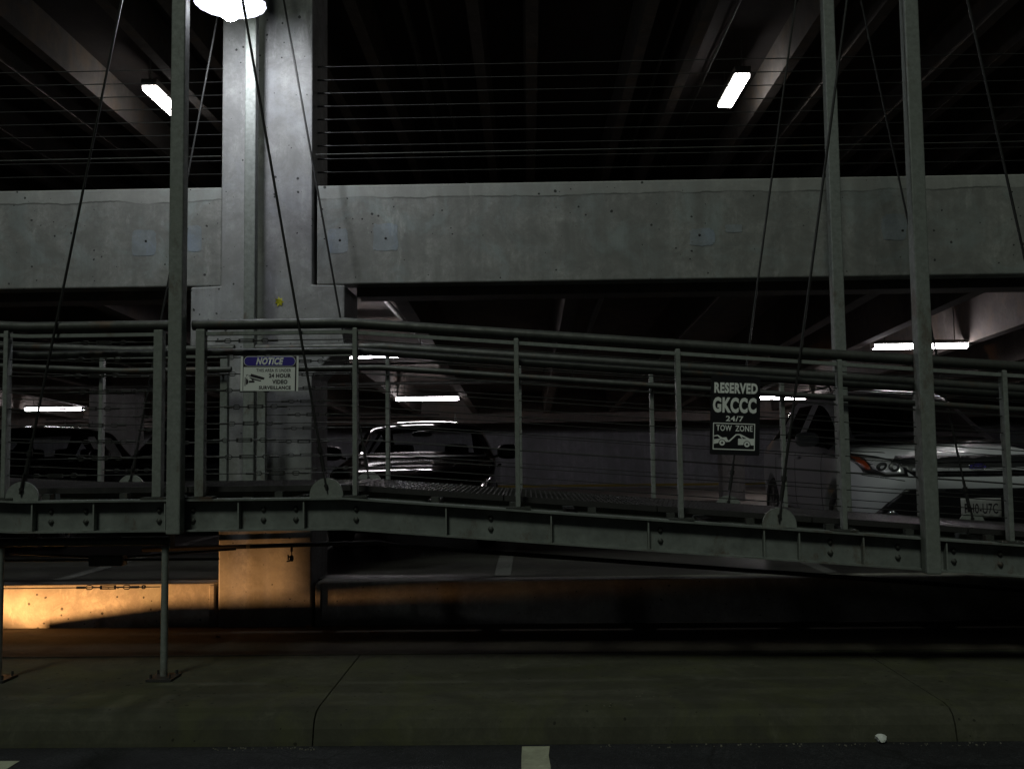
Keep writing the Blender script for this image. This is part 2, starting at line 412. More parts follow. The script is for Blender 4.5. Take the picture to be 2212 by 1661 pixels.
# mortar patches over the tie holes
def blob(x0, x1, z0, z1, n=28, amp=.02):
    pts = []; cx, cz, a, c = (x0+x1)/2, (z0+z1)/2, (x1-x0)/2, (z1-z0)/2
    for k in range(n):
        t = 2*math.pi*k/n; ct, st = math.cos(t), math.sin(t)
        e = .35
        q = 1 - R.uniform(0, amp * 9)
        pts.append((cx + q * a * math.copysign(abs(ct)**e, ct), cz + q * c * math.copysign(abs(st)**e, st)))
    return pts
for px0, px1, py0, py1, amp, hole in ((707, 752, 492, 548, .008, (734, 519)), (803, 862, 480, 545, .016, (833, 515)), (283, 338, 495, 555, .010, (315, 521)), (404, 436, 486, 545, .008, None), (1488, 1545, 492, 533, .02, (1511, 508)), (1566, 1604, 484, 503, .014, None), (1905, 1960, 460, 520, .02, (1950, 498))):
    p0 = at(px0, py1, Y0 + .07); p1 = at(px1, py0, Y0 + .07)
    o = gp(MB().prism(blob(p0.x, p1.x, p0.z, p1.z, 40, amp), Y0 + .0725, Y0 + .08), 'mortar_patch', MT['patch'])
    if hole:
        h = at(*hole, Y0 + .07)
        hh = MB().lathe((h.x, Y0 + .0715, h.z), (0, 1, 0), [(0, 0), (.011, 0), (.011, .004)], 10).build('tie_hole', MT['black'], o)
        hh.matrix_parent_inverse = (Matrix.Translation((0, 7.75, 0)) @ Matrix.Translation((0, -7.75, 0))).inverted()

# ------------------------------------------------------------------ light fixtures in the garage
def low_fixture(x, y, label):
    z = zl(y) - .01
    t = thing('strip_light', label, 'ceiling light', (x, y, z), 0, 'fluorescent strip lights under the lower ceiling')
    MB().box((0, 0, .055), (1.24, .10, .045)).build('housing', MT['galvd'], t, .006)
    MB().tube((-.6, 0, 0), (.6, 0, 0), .034, 14).build('tube', MT['tube'], t)
    for dx in (-.612, .612): MB().box((dx, 0, .01), (.02, .12, .07)).build('end_cap', MT['plate'], t)
    for dx in (-.45, .45): MB().tube((dx, 0, .07), (dx, 0, .54), .006, 6).build('hanger', MT['galvd'], t)
low_fixture(-1.86, 12.5, 'near strip light beside the concrete column above the dark car')
low_fixture(-1.93, 18.25, 'far strip light right above the dark car roof')
low_fixture(5.18, 19.0, 'short visible strip light just right of the black tow sign')
low_fixture(5.10, 12.35, 'bright strip light crossed by the tall post above the white car')
low_fixture(-9.72, 19.35, 'strip light at far left behind the railing')
low_fixture(-9.72, 12.2, 'unseen strip light added outside the left edge above the left dark car')  # extra fixture out of view, added for its illumination
def up_fixture(x, y, label, rz=0):
    z = zu(y) - .06
    t = thing('ceiling_light', label, 'ceiling light', (x, y, z), rz, 'ceiling lights on the upper level')
    MB().box((0, 0, .10), (.20, 1.10, .08)).build('housing', MT['galvd'], t, .01)
    b = MB().extrude_x([(-.53, .055), (-.525, .015), (-.51, .005), (.51, .005), (.525, .015), (.53, .055)], -.088, .088)
    b.build('lens', MT['tubeup'], t, .01)
    for dx in range(3): MB().box((-.06 + .06 * dx, -.534, .035), (.008, .012, .05)).build('lens_rib', MT['galvd'], t)
    for dy in (-.5, .5): MB().tube((0, dy, .14), (0, dy, .49), .008, 6).build('hanger', MT['galvd'], t)
up_fixture(2.68, 11.9, 'glowing ceiling light right of centre on the upper level')
up_fixture(-4.64, 11.95, 'glowing ceiling light partly behind the left tall post')

# ------------------------------------------------------------------ footbridge
br = thing('footbridge', 'grey galvanised steel footbridge with cable railings sloping down to the right', 'footbridge', (0, 6.7, 0))
def bp(mb, name, mat, parent=None, bevel=0, label=None):
    o = mb.build(name, mat, None, bevel); tag(o, label)
    o.parent = parent or br
    if parent is None: o.matrix_parent_inverse = Matrix.Translation((0, -6.7, 0))
    return o
BX = [-9.0, -3.2, -1.15, 8.5]
def zd(x):
    if x < -3.2: return .055 * (-3.2 - x)
    if x > -1.15: return -.080 * (x + 1.15)
    return 0.0
YN, YF = 6.0, 7.45
BT, BB = 1.30, 1.10               # top and bottom of the steel beam on the landing
def follow(y, z, x0=-9.0, x1=8.5):
    return [(x, y, z + zd(x)) for x in [x0] + [v for v in (-3.3, -3.2, -3.1, -1.25, -1.15, -1.05) if x0 < v < x1] + [x1]]
def swept(b, sect, x0=-9.0, x1=8.5):
    """sect: closed list of (y, z) on the landing, swept along the bridge line"""
    xs = [x0] + [v for v in (-3.2, -1.15) if x0 < v < x1] + [x1]
    rows = [[b.bm.verts.new((x, y, z + zd(x))) for y, z in sect] for x in xs]
    n = len(sect)
    for g, h in zip(rows, rows[1:]):
        for k in range(n): b.bm.faces.new((g[k], g[(k+1) % n], h[(k+1) % n], h[k]))
    b.bm.faces.new(rows[0][::-1]); b.bm.faces.new(rows[-1])
    return b
def rect(y0, y1, z0, z1): return [(y0, z0), (y1, z0), (y1, z1), (y0, z1)]
postX = {}
stiff_px = [78, 210, 363, 392, 520, 660, 965, 1190, 1398, 1645, 1720, 1857, 2002, 2034]
bolt_px = [(112, 1), (187, 1), (345, 1), (418, 1), (570, 1), (640, 1), (770, 1), (1060, 1), (1425, 1), (1790, 1), (1935, 1), (2055, 1), (2155, 1)]
for y, nm in ((YN, 'near'), (YF, 'far')):
    b = MB()
    swept(b, rect(y - .065, y + .065, BT - .011, BT)); swept(b, rect(y - .06, y + .06, BB, BB + .011)); swept(b, rect(y - .006, y + .006, BB + .0112, BT - .0112))
    beam = bp(b, 'edge_beam', MT['beam'])
    inv = Matrix.Translation((0, -6.7, 0)) 
    if y == YN:
        for px in stiff_px:
            x = at(px, 1110, y).x; z = zd(x)
            o = MB().box((x, y - .031, (BT + BB) / 2 + z), (.009, .048, BT - BB - .024)).build('stiffener', MT['galv'], beam)
        for px, _ in bolt_px:
            x = at(px, 1110, y).x; z = zd(x)
            for zz in (1.165, 1.232):
                MB().lathe((x, y - .0062, zz + z), (0, -1, 0), [(.019, 0), (.019, .004), (.014, .0045), (.013, .012), (.010, .015), (0, .015)], 6).build('bolt', MT['galvd'], beam)
# cross beams under the deck
for k in range(18):
    x = -8.7 + k * 1.0
    bp(MB().bar((x, YN + .058, 1.2 + zd(x)), (x, YF - .058, 1.2 + zd(x)), .08, .12), 'cross_beam', MT['beam'])
# deck panels: side channels and bearing bars
DT = 1.372
x = -8.9
while x < 8.3:
    x1 = x + .985
    if x < -3.2 < x1: x1 = -3.2
    if x < -1.15 < x1: x1 = -1.15
    b = MB()
    for yy in (6.16, 7.29): b.bar((x + .004, yy, DT - .018 + zd(x)), (x1 - .004, yy, DT - .018 + zd(x1)), .012, .036)
    for xx in (x + .008, x1 - .008): b.bar((xx, 6.17, DT - .016 + zd(xx)), (xx, 7.28, DT - .016 + zd(xx)), .012, .034)
    n = max(2, int((x1 - x) / .034))
    for k in range(1, n):
        xx = x + (x1 - x) * k / n
        b.bar((xx, 6.17, DT - .014 + zd(xx)), (xx, 7.28, DT - .014 + zd(xx)), .009, .026)
    for yy in (6.4, 6.62, 6.84, 7.06): b.bar((x + .01, yy, DT - .016 + zd(x)), (x1 - .01, yy, DT - .016 + zd(x1)), .006, .022)
    b.bar((x + .014, 6.725, DT - .024 + zd(x)), (x1 - .014, 6.725, DT - .024 + zd(x1)), 1.10, .008)
    bp(b, 'deck_panel', MT['grate'])
    x = x1 + .002
for k in range(34):
    x = -8.6 + k * .5
    bp(MB().box((x, 6.10, BT + .018 + zd(x)), (.05, .05, .036)), 'deck_bracket', MT['galvd']) if k % 1 == 0 else None

# railings: (section x-range, post px list)
RT = 2.405                      # centre of the top rail on the landing
def rounded_rail(b, pts, r, n=12):
    b.path(pts, r, n)
near_posts = [at(p, 900, YN).x for p in (14, 1117, 1466, 1815, 2170)] + [at(768, 900, YN).x, at(-340, 900, YN).x, at(2520, 900, YN).x]
near_ends = [at(343, 900, YN).x, at(434, 900, YN).x]
far_posts = [at(p, 900, YF).x for p in (220, 838, 1123, 1408, 1690, 1980, 2270, -70)]
far_ends = [at(485, 900, YF).x, at(567, 900, YF).x]
CZ = [2.30 - .1055 * k for k in range(9)]

def turnbuckle(name, parent, p, d, mat, flip=1):
    """eye loop, sleeve, screw, open body, eye loop, sleeve along +x from p, following slope d"""
    b = MB(); p = Vector(p); d = Vector(d).normalized()
    Q = lambda u, z=0: p + d * u * flip + Vector((0, 0, z))
    def loop(u0, u1, h):
        pts = [Q(u0), Q(u0 + (u1-u0)*.3, h), Q(u0 + (u1-u0)*.75, h), Q(u1), Q(u0 + (u1-u0)*.75, -h), Q(u0 + (u1-u0)*.3, -h), Q(u0)]
        b.path(pts, .0035, 5)
    b.tube(Q(0), Q(.05), .008, 6); loop(.05, .105, .012); b.tube(Q(.10), Q(.15), .005, 6)
    b.bar(Q(.15, .010), Q(.245, .010), .006, .006); b.bar(Q(.15, -.010), Q(.245, -.010), .006, .006); b.bar(Q(.148), Q(.158), .01, .026); b.bar(Q(.238), Q(.248), .01, .026)
    b.tube(Q(.245), Q(.29), .005, 6); loop(.29, .345, .012); b.tube(Q(.345), Q(.40), .008, 6)
    return b.build(name, mat, parent)

for y, posts, ends, nm in ((YN, near_posts, near_ends, 'near'), (YF, far_posts, far_ends, 'far')):
    ends = sorted(ends)
    yi = y + .075 if y == YN else y - .075
    for sec, (x0, x1) in enumerate(((-9.0, ends[0]), (ends[1], 8.5))):
        e0 = x0 - (.055 if sec else 0); e1 = x1 + (.075 if not sec else 0)
        b = MB(); b.path(follow(y, RT, e0, e1), .034, 14)
        rl = bp(b, 'railing', MT['galvd'], label=None)
        bb = MB(); swept(bb, rect(y - .012, y + .026, RT - .068, RT - .046), x0, x1); bb.build('flat_bar', MT['galv'], rl)
        bb = MB(); bb.path(follow(yi, 2.235, e0, e1), .024, 12); bb.build('grab_rail', MT['galvd'], rl)
        for xp in sorted(p for p in posts if x0 < p < x1) + [ends[sec]]:
            w = .058 if xp in ends else .030
            z0 = BT + zd(xp)
            MB().span(xp - w/2, xp + w/2, y - .03, y + .03, z0 + .014, RT - .03 + zd(xp)).build('railing_post', MT['galv'], rl, .004)
            MB().span(xp - w/2 - .062, xp + w/2 + .062, y - .05, y + .05, z0 + .0005, z0 + .014).build('base_plate', MT['galvd'], rl)
            MB().bar((xp, y, 2.16 + zd(xp)), (xp, yi, 2.215 + zd(xp)), .014, .014).build('bracket', MT['galvd'], rl)
        for k, z in enumerate(CZ):
            b = MB(); b.path([(q.x, y, q.z) for q in (Vector(v) for v in follow(y, z, x0 + .03 if sec else x0, x1 - .03 if not sec else x1))], .0036, 6)
            b.build('cable', MT['cable'], rl)
            off = (.04, .06, .07, .05, .10, .07, .03, .05, .24)[k] + (.0 if y == YN else .05)
            if sec: turnbuckle('turnbuckle', rl, (x0 + .05 + off, y, z), (1, 0, 0), MT['cable'])
            else: turnbuckle('turnbuckle', rl, (x1 - .10 - off * 1.5, y, z), (1, 0, 0), MT['cable'], -1)

# portal posts
def portal(x, y, top=7.0):
    z0 = BB + zd(x) - .01
    yo = y - .054 if y == YN else y + .054
    yo = y - .10 if y == YN else y + .02
    o = bp(MB().span(x - .0445, x + .0445, yo - .0445, yo + .0445, z0, top), 'portal_post', MT['galv'], None, .008)
    MB().span(x - .07, x + .07, yo - .07, yo + .07, top, top + .02).build('cap_plate', MT['galvd'], o)
    return yo
PX = [at(381, 900, 5.90).x, at(1999, 900, 5.90).x]
for x in PX:
    ya = portal(x, YN); yb = portal(x, YF)
    bp(MB().span(x - .04, x + .04, ya + .05, yb - .05, 6.82, 6.92), 'portal_tie', MT['galv'])
# gussets and hanger rods
def hanger(px, y, xtop, dy):
    x = at(px, 1060, y).x; z0 = BT + zd(x)
    pts = [(x - .105, z0), (x + .105, z0)] + [(x + .105 * math.cos(t), z0 + .018 + .105 * math.sin(t)) for t in [math.pi * k / 18 for k in range(19)]]
    pts = [(x - .105, z0 + .0006), (x + .105, z0 + .0006)] + pts[2:]
    yg = y - .035 if dy < 0 else y + .0
    g = bp(MB().prism(pts, yg - .009, yg + .009), 'gusset_plate', MT['galv'])
    a = Vector((x, yg, z0 + .075)); t = Vector((xtop, y - .06 if dy < 0 else y, 6.72)); d = (t - a).normalized()
    o = bp(MB().tube(a + d * .12, t, .0085, 8), 'hanger_rod', MT['cable'])
    b = MB()
    for s in (-1, 1): b.bar(a - d * .03 + Vector((0, s * .014, 0)), a + d * .10 + Vector((0, s * .014, 0)), .008, .03, Vector((0, 1, 0)))
    b.tube(a + d * .09, a + d * .19, .014, 8); b.tube(a + d * .21, a + d * .245, .019, 8); b.tube(a + d * .19, a + d * .30, .0115, 8)
    b.tube(a + Vector((0, -.026, 0)), a + Vector((0, .026, 0)), .012, 8)
    b.build('clevis', MT['cable'], o)
for px, xt in ((55, PX[0]), (708, PX[0]), (1678, PX[1]), (2335, PX[1])): hanger(px, YN, xt, -1)
for px, xt in ((283, PX[0]), (797, PX[0]), (1572, PX[1]), (2096, PX[1])): hanger(px, YF, xt, 1)
# support legs under the landing
for px in (354, -4):
    x = at(px, 1440, 6.06).x
    o = bp(MB().tube((x, 6.06, .19), (x, 6.06, 1.0), .022, 14), 'support_leg', MT['galv'])
    MB().span(x - .08, x + .08, 5.97, 6.15, .173, .188).build('base_plate', MT['grate'], o)
    b = MB()
    for dx in (-.06, .06):
        for dy in (-.06, .06): b.tube((x + dx, 6.06 + dy, .188), (x + dx, 6.06 + dy, .215), .008, 6)
    b.build('anchor_bolt', MT['grate'], o)
xa, xb = at(2, 1440, 6.06).x, at(354, 1440, 6.06).x
bp(MB().tube((xa - 2, 6.06, 1.035), (xb + .035, 6.06, 1.035), .028, 12), 'support_pipe', MT['galvd'])
bp(MB().span(xb + .036, xb + .046, 6.02, 6.10, .99, 1.09), 'end_plate', MT['galvd'])
bp(MB().tube((xa - 2, 7.4, 1.03), (xb, 7.4, 1.03), .028, 12), 'support_pipe', MT['galvd'])
# horizontal bracing under the landing, lit by the floodlight
bp(MB().tube((-4.6, 6.75, .845), (-2.20, 6.75, .838), .009, 8), 'brace_rod', MT['gcable'])
bp(MB().path([(-3.93, 7.2, .845), (-2.98, 6.76, .852), (-2.25, 7.3, .85)], .008, 8), 'brace_rod', MT['gcable'])
bp(MB().span(-3.11, -2.87, 6.70, 6.80, .80, .875), 'brace_plate', MT['galvd'], None, .01)
# safety cable with a turnbuckle between the legs
zc1 = at(250, 1268, 6.06).z
sc = bp(MB().tube((xa - 1, 6.06, zc1 - .003), (xb - .03, 6.06, zc1), .0035, 6), 'safety_cable', MT['cable'])
turnbuckle('turnbuckle', sc, (xb - .165, 6.06, zc1), (1, 0, 0), MT['cable'], -1)
MB().lathe((xb - .135, 6.06, zc1), (0, -1, 0), [(.007, -.004), (.013, -.004), (.013, .004), (.007, .004), (.007, -.004)], 12).build('eye_bolt', MT['cable'], sc)

# ------------------------------------------------------------------ utility pipe with a hanging valve
pz = lambda x: (.838 if x < -1.15 else .838 - .08 * (x + 1.15)) + .02 * (x + 2.2) * (x < -1.15)
pipe = thing('utility_pipe', 'black utility pipe running under the footbridge with a hanging valve', 'pipe', (-2.2, 7.62, .83))
def pp(mb, name, mat):
    o = mb.build(name, mat); o.parent = pipe; o.matrix_parent_inverse = Matrix.Translation((2.2, -7.62, -.83)); return o
pp(MB().path([(x, 7.62, pz(x)) for x in (-3.1, -2.2, -1.2, -1.1, 3, 5.5)], .018, 10), 'pipe', MT['black'])
vx = at(630, 1200, 7.62).x
b = MB(); b.tube((vx, 7.62, pz(vx) - .015), (vx, 7.62, pz(vx) - .05), .010, 8); b.tube((vx, 7.62, pz(vx) - .05), (vx, 7.62, pz(vx) - .085), .005, 8)
b.lathe((vx, 7.62, pz(vx) - .13), (0, 0, 1), [(0, 0), (.012, .002), (.017, .015), (.015, .04), (.008, .05), (0, .05)], 10)
b.tube((vx - .012, 7.62, pz(vx) - .122), (vx - .04, 7.62, pz(vx) - .13), .008, 8, .004)
b.tube((vx - .012, 7.62, pz(vx) - .09), (vx - .03, 7.62, pz(vx) - .095), .007, 6); b.tube((vx - .028, 7.62, pz(vx) - .075), (vx - .026, 7.62, pz(vx) - .115), .006, 6)
pp(b, 'valve', MT['black'])
pp(MB().tube((vx - .36, 7.62, pz(vx - .36)), (vx - .33, 7.62, pz(vx - .33)), .0195, 10), 'pipe_tape', MT['pebble'])

# ------------------------------------------------------------------ wall lamp
lx, ly = at(497, 8, 6.725).x, 6.725
lz = at(497, 8, 6.725).z
lamp = thing('lamp', 'lit lamp with wide scalloped white shade hanging in front of the concrete column', 'lamp', (lx, ly, lz))
def wob(t, r): return 1 + (.022 * abs(math.cos(9 * t)) if r > .22 else 0)
MB().lathe((0, 0, 0), (0, 0, 1), [(.254, 0), (.258, .006), (.245, .018), (.19, .055), (.115, .095), (.072, .13), (.068, .20), (.03, .215), (0, .215)], 72, wob).build('shade', MT['shade'], lamp)
MB().lathe((0, 0, -.128), (0, 0, 1), [(0, 0), (.03, .005), (.06, .028), (.076, .07), (.07, .12), (.05, .16), (.03, .18), (0, .18)], 20).build('bulb', MT['bulb'], lamp)
MB().tube((0, 0, .21), (0, 0, 6.82 - lz), .014, 10).build('lamp_stem', MT['galvd'], lamp)

# ------------------------------------------------------------------ signs
def text_mesh(body, bold=0.0, shear=0.0):
    cu = bpy.data.curves.new('lettering', 'FONT'); cu.body = body; cu.size = 1; cu.offset = bold; cu.shear = shear; cu.resolution_u = 3
    cu.space_character = 1.05 + bold
    o = bpy.data.objects.new('lettering', cu); COL.objects.link(o)
    dg = bpy.context.evaluated_depsgraph_get(); me = bpy.data.meshes.new_from_object(o.evaluated_get(dg))
    bpy.data.objects.remove(o); bpy.data.curves.remove(cu); return me

class Sign:
    """flat artwork in local x/z; y = depth (towards the viewer is -y)"""
    def __init__(s, root, sx, cx, cy): s.root, s.s, s.cx, s.cy = root, sx, cx, cy
    def P(s, x, y): return ((x - s.cx) * s.s, (s.cy - y) * s.s)
    def poly(s, pts, mat, name, lvl, th=.0008):
        return MB().prism([s.P(*p) for p in pts], -lvl * .0012 - th, -lvl * .0012).build(name, mat, s.root)
    def rect(s, x0, y0, x1, y1, mat, name, lvl, r=0):
        if r:
            pts = []
            for ox, oy, a0 in ((x1 - r, y0 + r, -90), (x1 - r, y1 - r, 0), (x0 + r, y1 - r, 90), (x0 + r, y0 + r, 180)):
                for k in range(9):
                    t = math.radians(a0 + 90 * k / 8); pts.append((ox + r * math.cos(t), oy + r * math.sin(t)))
        else: pts = [(x0, y0), (x1, y0), (x1, y1), (x0, y1)]
        return s.poly(pts, mat, name, lvl)
    def disc(s, x, y, r, mat, name, lvl, n=24):
        return s.poly([(x + r * math.cos(2*math.pi*k/n), y + r * math.sin(2*math.pi*k/n)) for k in range(n)], mat, name, lvl)
    def text(s, body, x0, y0, x1, y1, mat, name, lvl, bold=0, shear=0):
        me = text_mesh(body, bold, shear)
        xs = [v.co.x for v in me.vertices]; ys = [v.co.y for v in me.vertices]
        a, c = min(xs), min(ys); w, h = max(xs) - a, max(ys) - c
        X0, Z0 = s.P(x0, y1); X1, Z1 = s.P(x1, y0)
        for v in me.vertices:
            v.co = (X0 + (v.co.x - a) / w * (X1 - X0), -lvl * .0012, Z0 + (v.co.y - c) / h * (Z1 - Z0))
        me.materials.append(mat)
        return link(name, me, s.root)

p = at(582, 807, 5.945)
sg = thing('notice_sign', 'white and blue video surveillance notice sign hung on the near railing', 'sign', p)
sg.rotation_euler = (0, math.radians(.8), 0)
S = Sign(sg, .000333, 1061, 610)
S.rect(512, 282, 1612, 942, MT['sign_white'], 'panel', 0, 6)
S.rect(556, 281, 1574, 943, MT['ink'], 'border', 1)
S.rect(572, 283, 1556, 468, MT['sign_white'], 'pill_outline', 2, 90); S.rect(582, 292, 1546, 459, MT['sign_blue'], 'header', 3, 82)
S.text('NOTICE', 805, 305, 1332, 445, MT['sign_white'], 'lettering', 4.5, .055, .3)
S.rect(570, 488, 1550, 938, MT['sign_white'], 'field', 2)
S.text('THIS AREA IS UNDER', 815, 520, 1475, 578, MT['ink'], 'lettering', 3.5, .012)
S.text('24 HOUR', 1055, 610, 1475, 690, MT['ink'], 'lettering', 3.5, .045)
S.text('VIDEO', 1120, 726, 1410, 808, MT['ink'], 'lettering', 3.5, .045)
S.text('SURVEILLANCE', 868, 843, 1475, 912, MT['ink'], 'lettering', 3.5, .04)
S.poly([(717, 614), (972, 688), (960, 722), (905, 718), (697, 666)], MT['ink'], 'camera_symbol', 3)
S.poly([(692, 682), (870, 732), (908, 736), (900, 757), (770, 728), (745, 745), (720, 712), (690, 694)], MT['ink'], 'camera_symbol', 3.2)
S.poly([(678, 747), (760, 744), (785, 752), (780, 778), (678, 782)], MT['ink'], 'camera_symbol', 3.1)
S.poly([(620, 706)] + [(620 + 46 * math.sin(t), 762 - 56 * math.cos(t)) for t in [math.pi * k / 10 for k in range(11)]], MT['ink'], 'camera_symbol', 3.3)
S.rect(596, 680, 610, 845, MT['ink'], 'camera_symbol', 3)
S.poly([(680, 640), (692, 640), (684, 668), (674, 668)], MT['ink'], 'camera_symbol', 3)
wire = [(676, 652), (662, 634), (640, 632), (626, 650), (640, 690), (636, 705)]
for a, c in zip(wire, wire[1:]):
    S.poly([(a[0]-3, a[1]-3), (a[0]+3, a[1]+3), (c[0]+3, c[1]+3), (c[0]-3, c[1]-3)], MT['ink'], 'camera_symbol', 3.4)

p = at(1588, 898, 5.945)
sg = thing('tow_sign', 'black reserved parking tow zone sign with white lettering on the railing', 'sign', p)
sg.rotation_euler = (0, math.radians(2.6), 0)
S = Sign(sg, .000322, 818, 830)
W = MT['sign_white']
S.rect(338, 62, 1296, 1590, MT['sign_black'], 'panel', 0, 30)
S.text('RESERVED', 405, 190, 1245, 400, W, 'lettering', 1.5, .05)
S.text('GKCCC', 383, 475, 1226, 778, W, 'lettering', 1.5, .05)
S.text('24/7', 640, 835, 978, 940, W, 'lettering', 1.5, .02)
for r_ in ((395, 975, 1205, 993), (395, 1473, 1205, 1491), (395, 993, 411, 1473), (1189, 993, 1205, 1473)): S.rect(*r_, W, 'frame', 1)
S.text('TOW  ZONE', 458, 1015, 1158, 1130, W, 'lettering', 1.5, .018)
sk = lambda pts: [(x, y - .042 * (x - 818)) for x, y in pts]
S.poly(sk([(405, 1208), (490, 1193), (578, 1250), (655, 1241), (688, 1303), (722, 1303), (722, 1330), (648, 1335), (620, 1300), (575, 1280), (525, 1310), (503, 1352), (405, 1372)]), W, 'tow_symbol', 1)
S.poly(sk([(415, 1225), (484, 1217), (532, 1262), (415, 1277)]), MT['sign_black'], 'tow_symbol', 2)
S.poly(sk([(705, 1306), (836, 1186), (905, 1183), (905, 1206), (852, 1208), (722, 1330)]), W, 'tow_symbol', 1.2)
S.poly(sk([(885, 1183), (930, 1188), (1108, 1278), (1192, 1278), (1192, 1408), (1128, 1405), (1112, 1362), (1052, 1330), (1002, 1358), (985, 1395), (882, 1395), (882, 1272), (955, 1274), (905, 1206)]), W, 'tow_symbol', 1)
S.poly(sk([(952, 1235), (1038, 1274), (975, 1274)]), MT['sign_black'], 'tow_symbol', 2)
for x_, y_ in ((573, 1348), (1052, 1385)):
    y_ = y_ - .042 * (x_ - 818)
    S.disc(x_, y_, 66, MT['sign_black'], 'tow_symbol', 2); S.disc(x_, y_, 55, W, 'tow_symbol', 3); S.disc(x_, y_, 20, MT['sign_black'], 'tow_symbol', 4)

# ------------------------------------------------------------------ cars
def wheel(parent, x, y, z, r, w, side):
    o = MB().lathe((x, y, z), (side, 0, 0), [(r * .66, -w/2), (r * .9, -w/2), (r, -w/2 + .03), (r, w/2 - .03), (r * .93, w/2), (r * .70, w/2), (r * .66, w/2 - .01)], 36).build('wheel', MT['tread'], parent)
    b = MB().lathe((x, y, z), (side, 0, 0), [(r * .66, -w/2), (r * .68, w/2 - .015), (r * .62, w/2 - .02), (r * .60, w/2 - .05)], 32)
    for k in range(5):
        a = 2 * math.pi * k / 5 + .3
        for s_ in (-.13, .13):
            p0 = Vector((x + side * (w/2 - .03), y + math.cos(a) * r * .12, z + math.sin(a) * r * .12)); p1 = Vector((x + side * (w/2 - .03), y + math.cos(a + s_) * r * .64, z + math.sin(a + s_) * r * .64))
            b.bar(p0, p1, .03, .03, Vector((1, 0, 0)))
    b.lathe((x, y, z), (side, 0, 0), [(r * .17, w/2 - .06), (r * .16, w/2 - .012), (0, w/2 - .01)], 16)
    b.build('rim', MT['rim'], o)
    MB().lathe((x, y, z), (side, 0, 0), [(0, -w/2 + .06), (r * .64, -w/2 + .06), (r * .64, -w/2 + .05), (0, -w/2 + .05)], 24).build('brake_disc', MT['trim'], o)

def car_body(st, cowl, roof0, pillars, roof1, tail, arches, paint, gl, root, cabin):
    """st rows: y, half width, bottom, shoulder, top half width, top"""
    bm = bmesh.new(); rows = []
    for (y, w, zb, zs, wt, zt) in st:
        tz = min(.075, (zt - zs) * .5)
        half = [(0, zb), (.75*w, zb), (.955*w, zb+.04), (w, zb+.25), (w, zs-.18), (.99*w, zs-.035), (.95*w, zs), (wt+.025, zt-tz), (wt-.045, zt-tz*.48), (.5*wt, zt-.01), (0, zt)]
        pts = half + [(-x, z) for x, z in half[-2:0:-1]]
        rows.append([bm.verts.new((x, y, z)) for x, z in pts])
    n = len(rows[0]); nh = 11
    def strip(k): return k if k < nh - 1 else (2*(nh-1) - 1 - k)     # mirrored strip index
    for i, (g, h) in enumerate(zip(rows, rows[1:])):
        for k in range(n):
            f = bm.faces.new((g[k], g[(k+1) % n], h[(k+1) % n], h[k])); f.smooth = True
            s_ = strip(k)
            y0, y1 = st[i][0], st[i+1][0]
            if s_ in (8, 9) and ((y0 >= cowl and y1 <= roof0)): f.material_index = 1
            elif s_ in (8, 9) and (y0 >= roof1 and y1 <= tail): f.material_index = 2
            elif s_ == 6 and y0 >= cabin[0] and y1 <= cabin[1] and not any(abs(y0 - p) < .01 for p in pillars): f.material_index = 3
    f = bm.faces.new(rows[0]); f.smooth = True; f = bm.faces.new(rows[-1][::-1]); f.smooth = True
    bmesh.ops.recalc_face_normals(bm, faces=bm.faces)
    me = bpy.data.meshes.new('body'); bm.to_mesh(me); bm.free()
    for m_ in (paint, gl, gl, gl): me.materials.append(m_)
    o = bpy.data.objects.new('body', me); COL.objects.link(o)
    ss = o.modifiers.new('s', 'SUBSURF'); ss.levels = 2; ss.render_levels = 2
    cuts = []
    for (y, z, r) in arches:
        cb = MB()
        for s_ in (-1, 1): cb.lathe((s_ * .60, y, z), (s_, 0, 0), [(0, 0), (r, 0), (r, .7), (0, .7)], 32)
        cme = bpy.data.meshes.new('cut'); bmesh.ops.remove_doubles(cb.bm, verts=cb.bm.verts, dist=.0005); bmesh.ops.recalc_face_normals(cb.bm, faces=cb.bm.faces); cb.bm.to_mesh(cme); cb.bm.free()
        co = bpy.data.objects.new('cut', cme); COL.objects.link(co); cuts.append(co)
        md = o.modifiers.new('b', 'BOOLEAN'); md.object = co; md.operation = 'DIFFERENCE'; md.solver = 'EXACT'
    dg = bpy.context.evaluated_depsgraph_get(); dg.update()
    full = bpy.data.meshes.new_from_object(o.evaluated_get(dg))
    for c in cuts: bpy.data.objects.remove(c)
    bpy.data.objects.remove(o)
    bvh = BVHTree.FromPolygons([v.co.copy() for v in full.vertices], [tuple(p.vertices) for p in full.polygons])
    names = {0: 'body', 1: 'windshield', 2: 'rear_window', 3: 'side_window'}
    for idx in range(4):
        b2 = bmesh.new(); b2.from_mesh(full)
        bmesh.ops.delete(b2, geom=[f for f in b2.faces if (min(f.material_index, 3)) != idx], context='FACES')
        if idx == 3:
            todo = set(b2.faces)
            while todo:
                seed = todo.pop(); isl = {seed}; stack = [seed]
                while stack:
                    for ed in stack.pop().edges:
                        for f2 in ed.link_faces:
                            if f2 in todo: todo.discard(f2); isl.add(f2); stack.append(f2)
                vm = {}; b3 = bmesh.new()
                for f2 in isl:
                    for v in f2.verts:
                        if v not in vm: vm[v] = b3.verts.new(v.co)
                for f2 in isl: b3.faces.new([vm[v] for v in f2.verts]).smooth = True
                m3 = bpy.data.meshes.new('side_window'); b3.to_mesh(m3); b3.free(); m3.materials.append(gl)
                link('side_window', m3, root)
            b2.free(); continue
        m2 = bpy.data.meshes.new(names[idx]); b2.to_mesh(m2); b2.free()
        m2.materials.clear(); m2.materials.append(paint if idx == 0 else gl)
        for p_ in m2.polygons: p_.material_index = 0
        link(names[idx], m2, root)
    return bvh

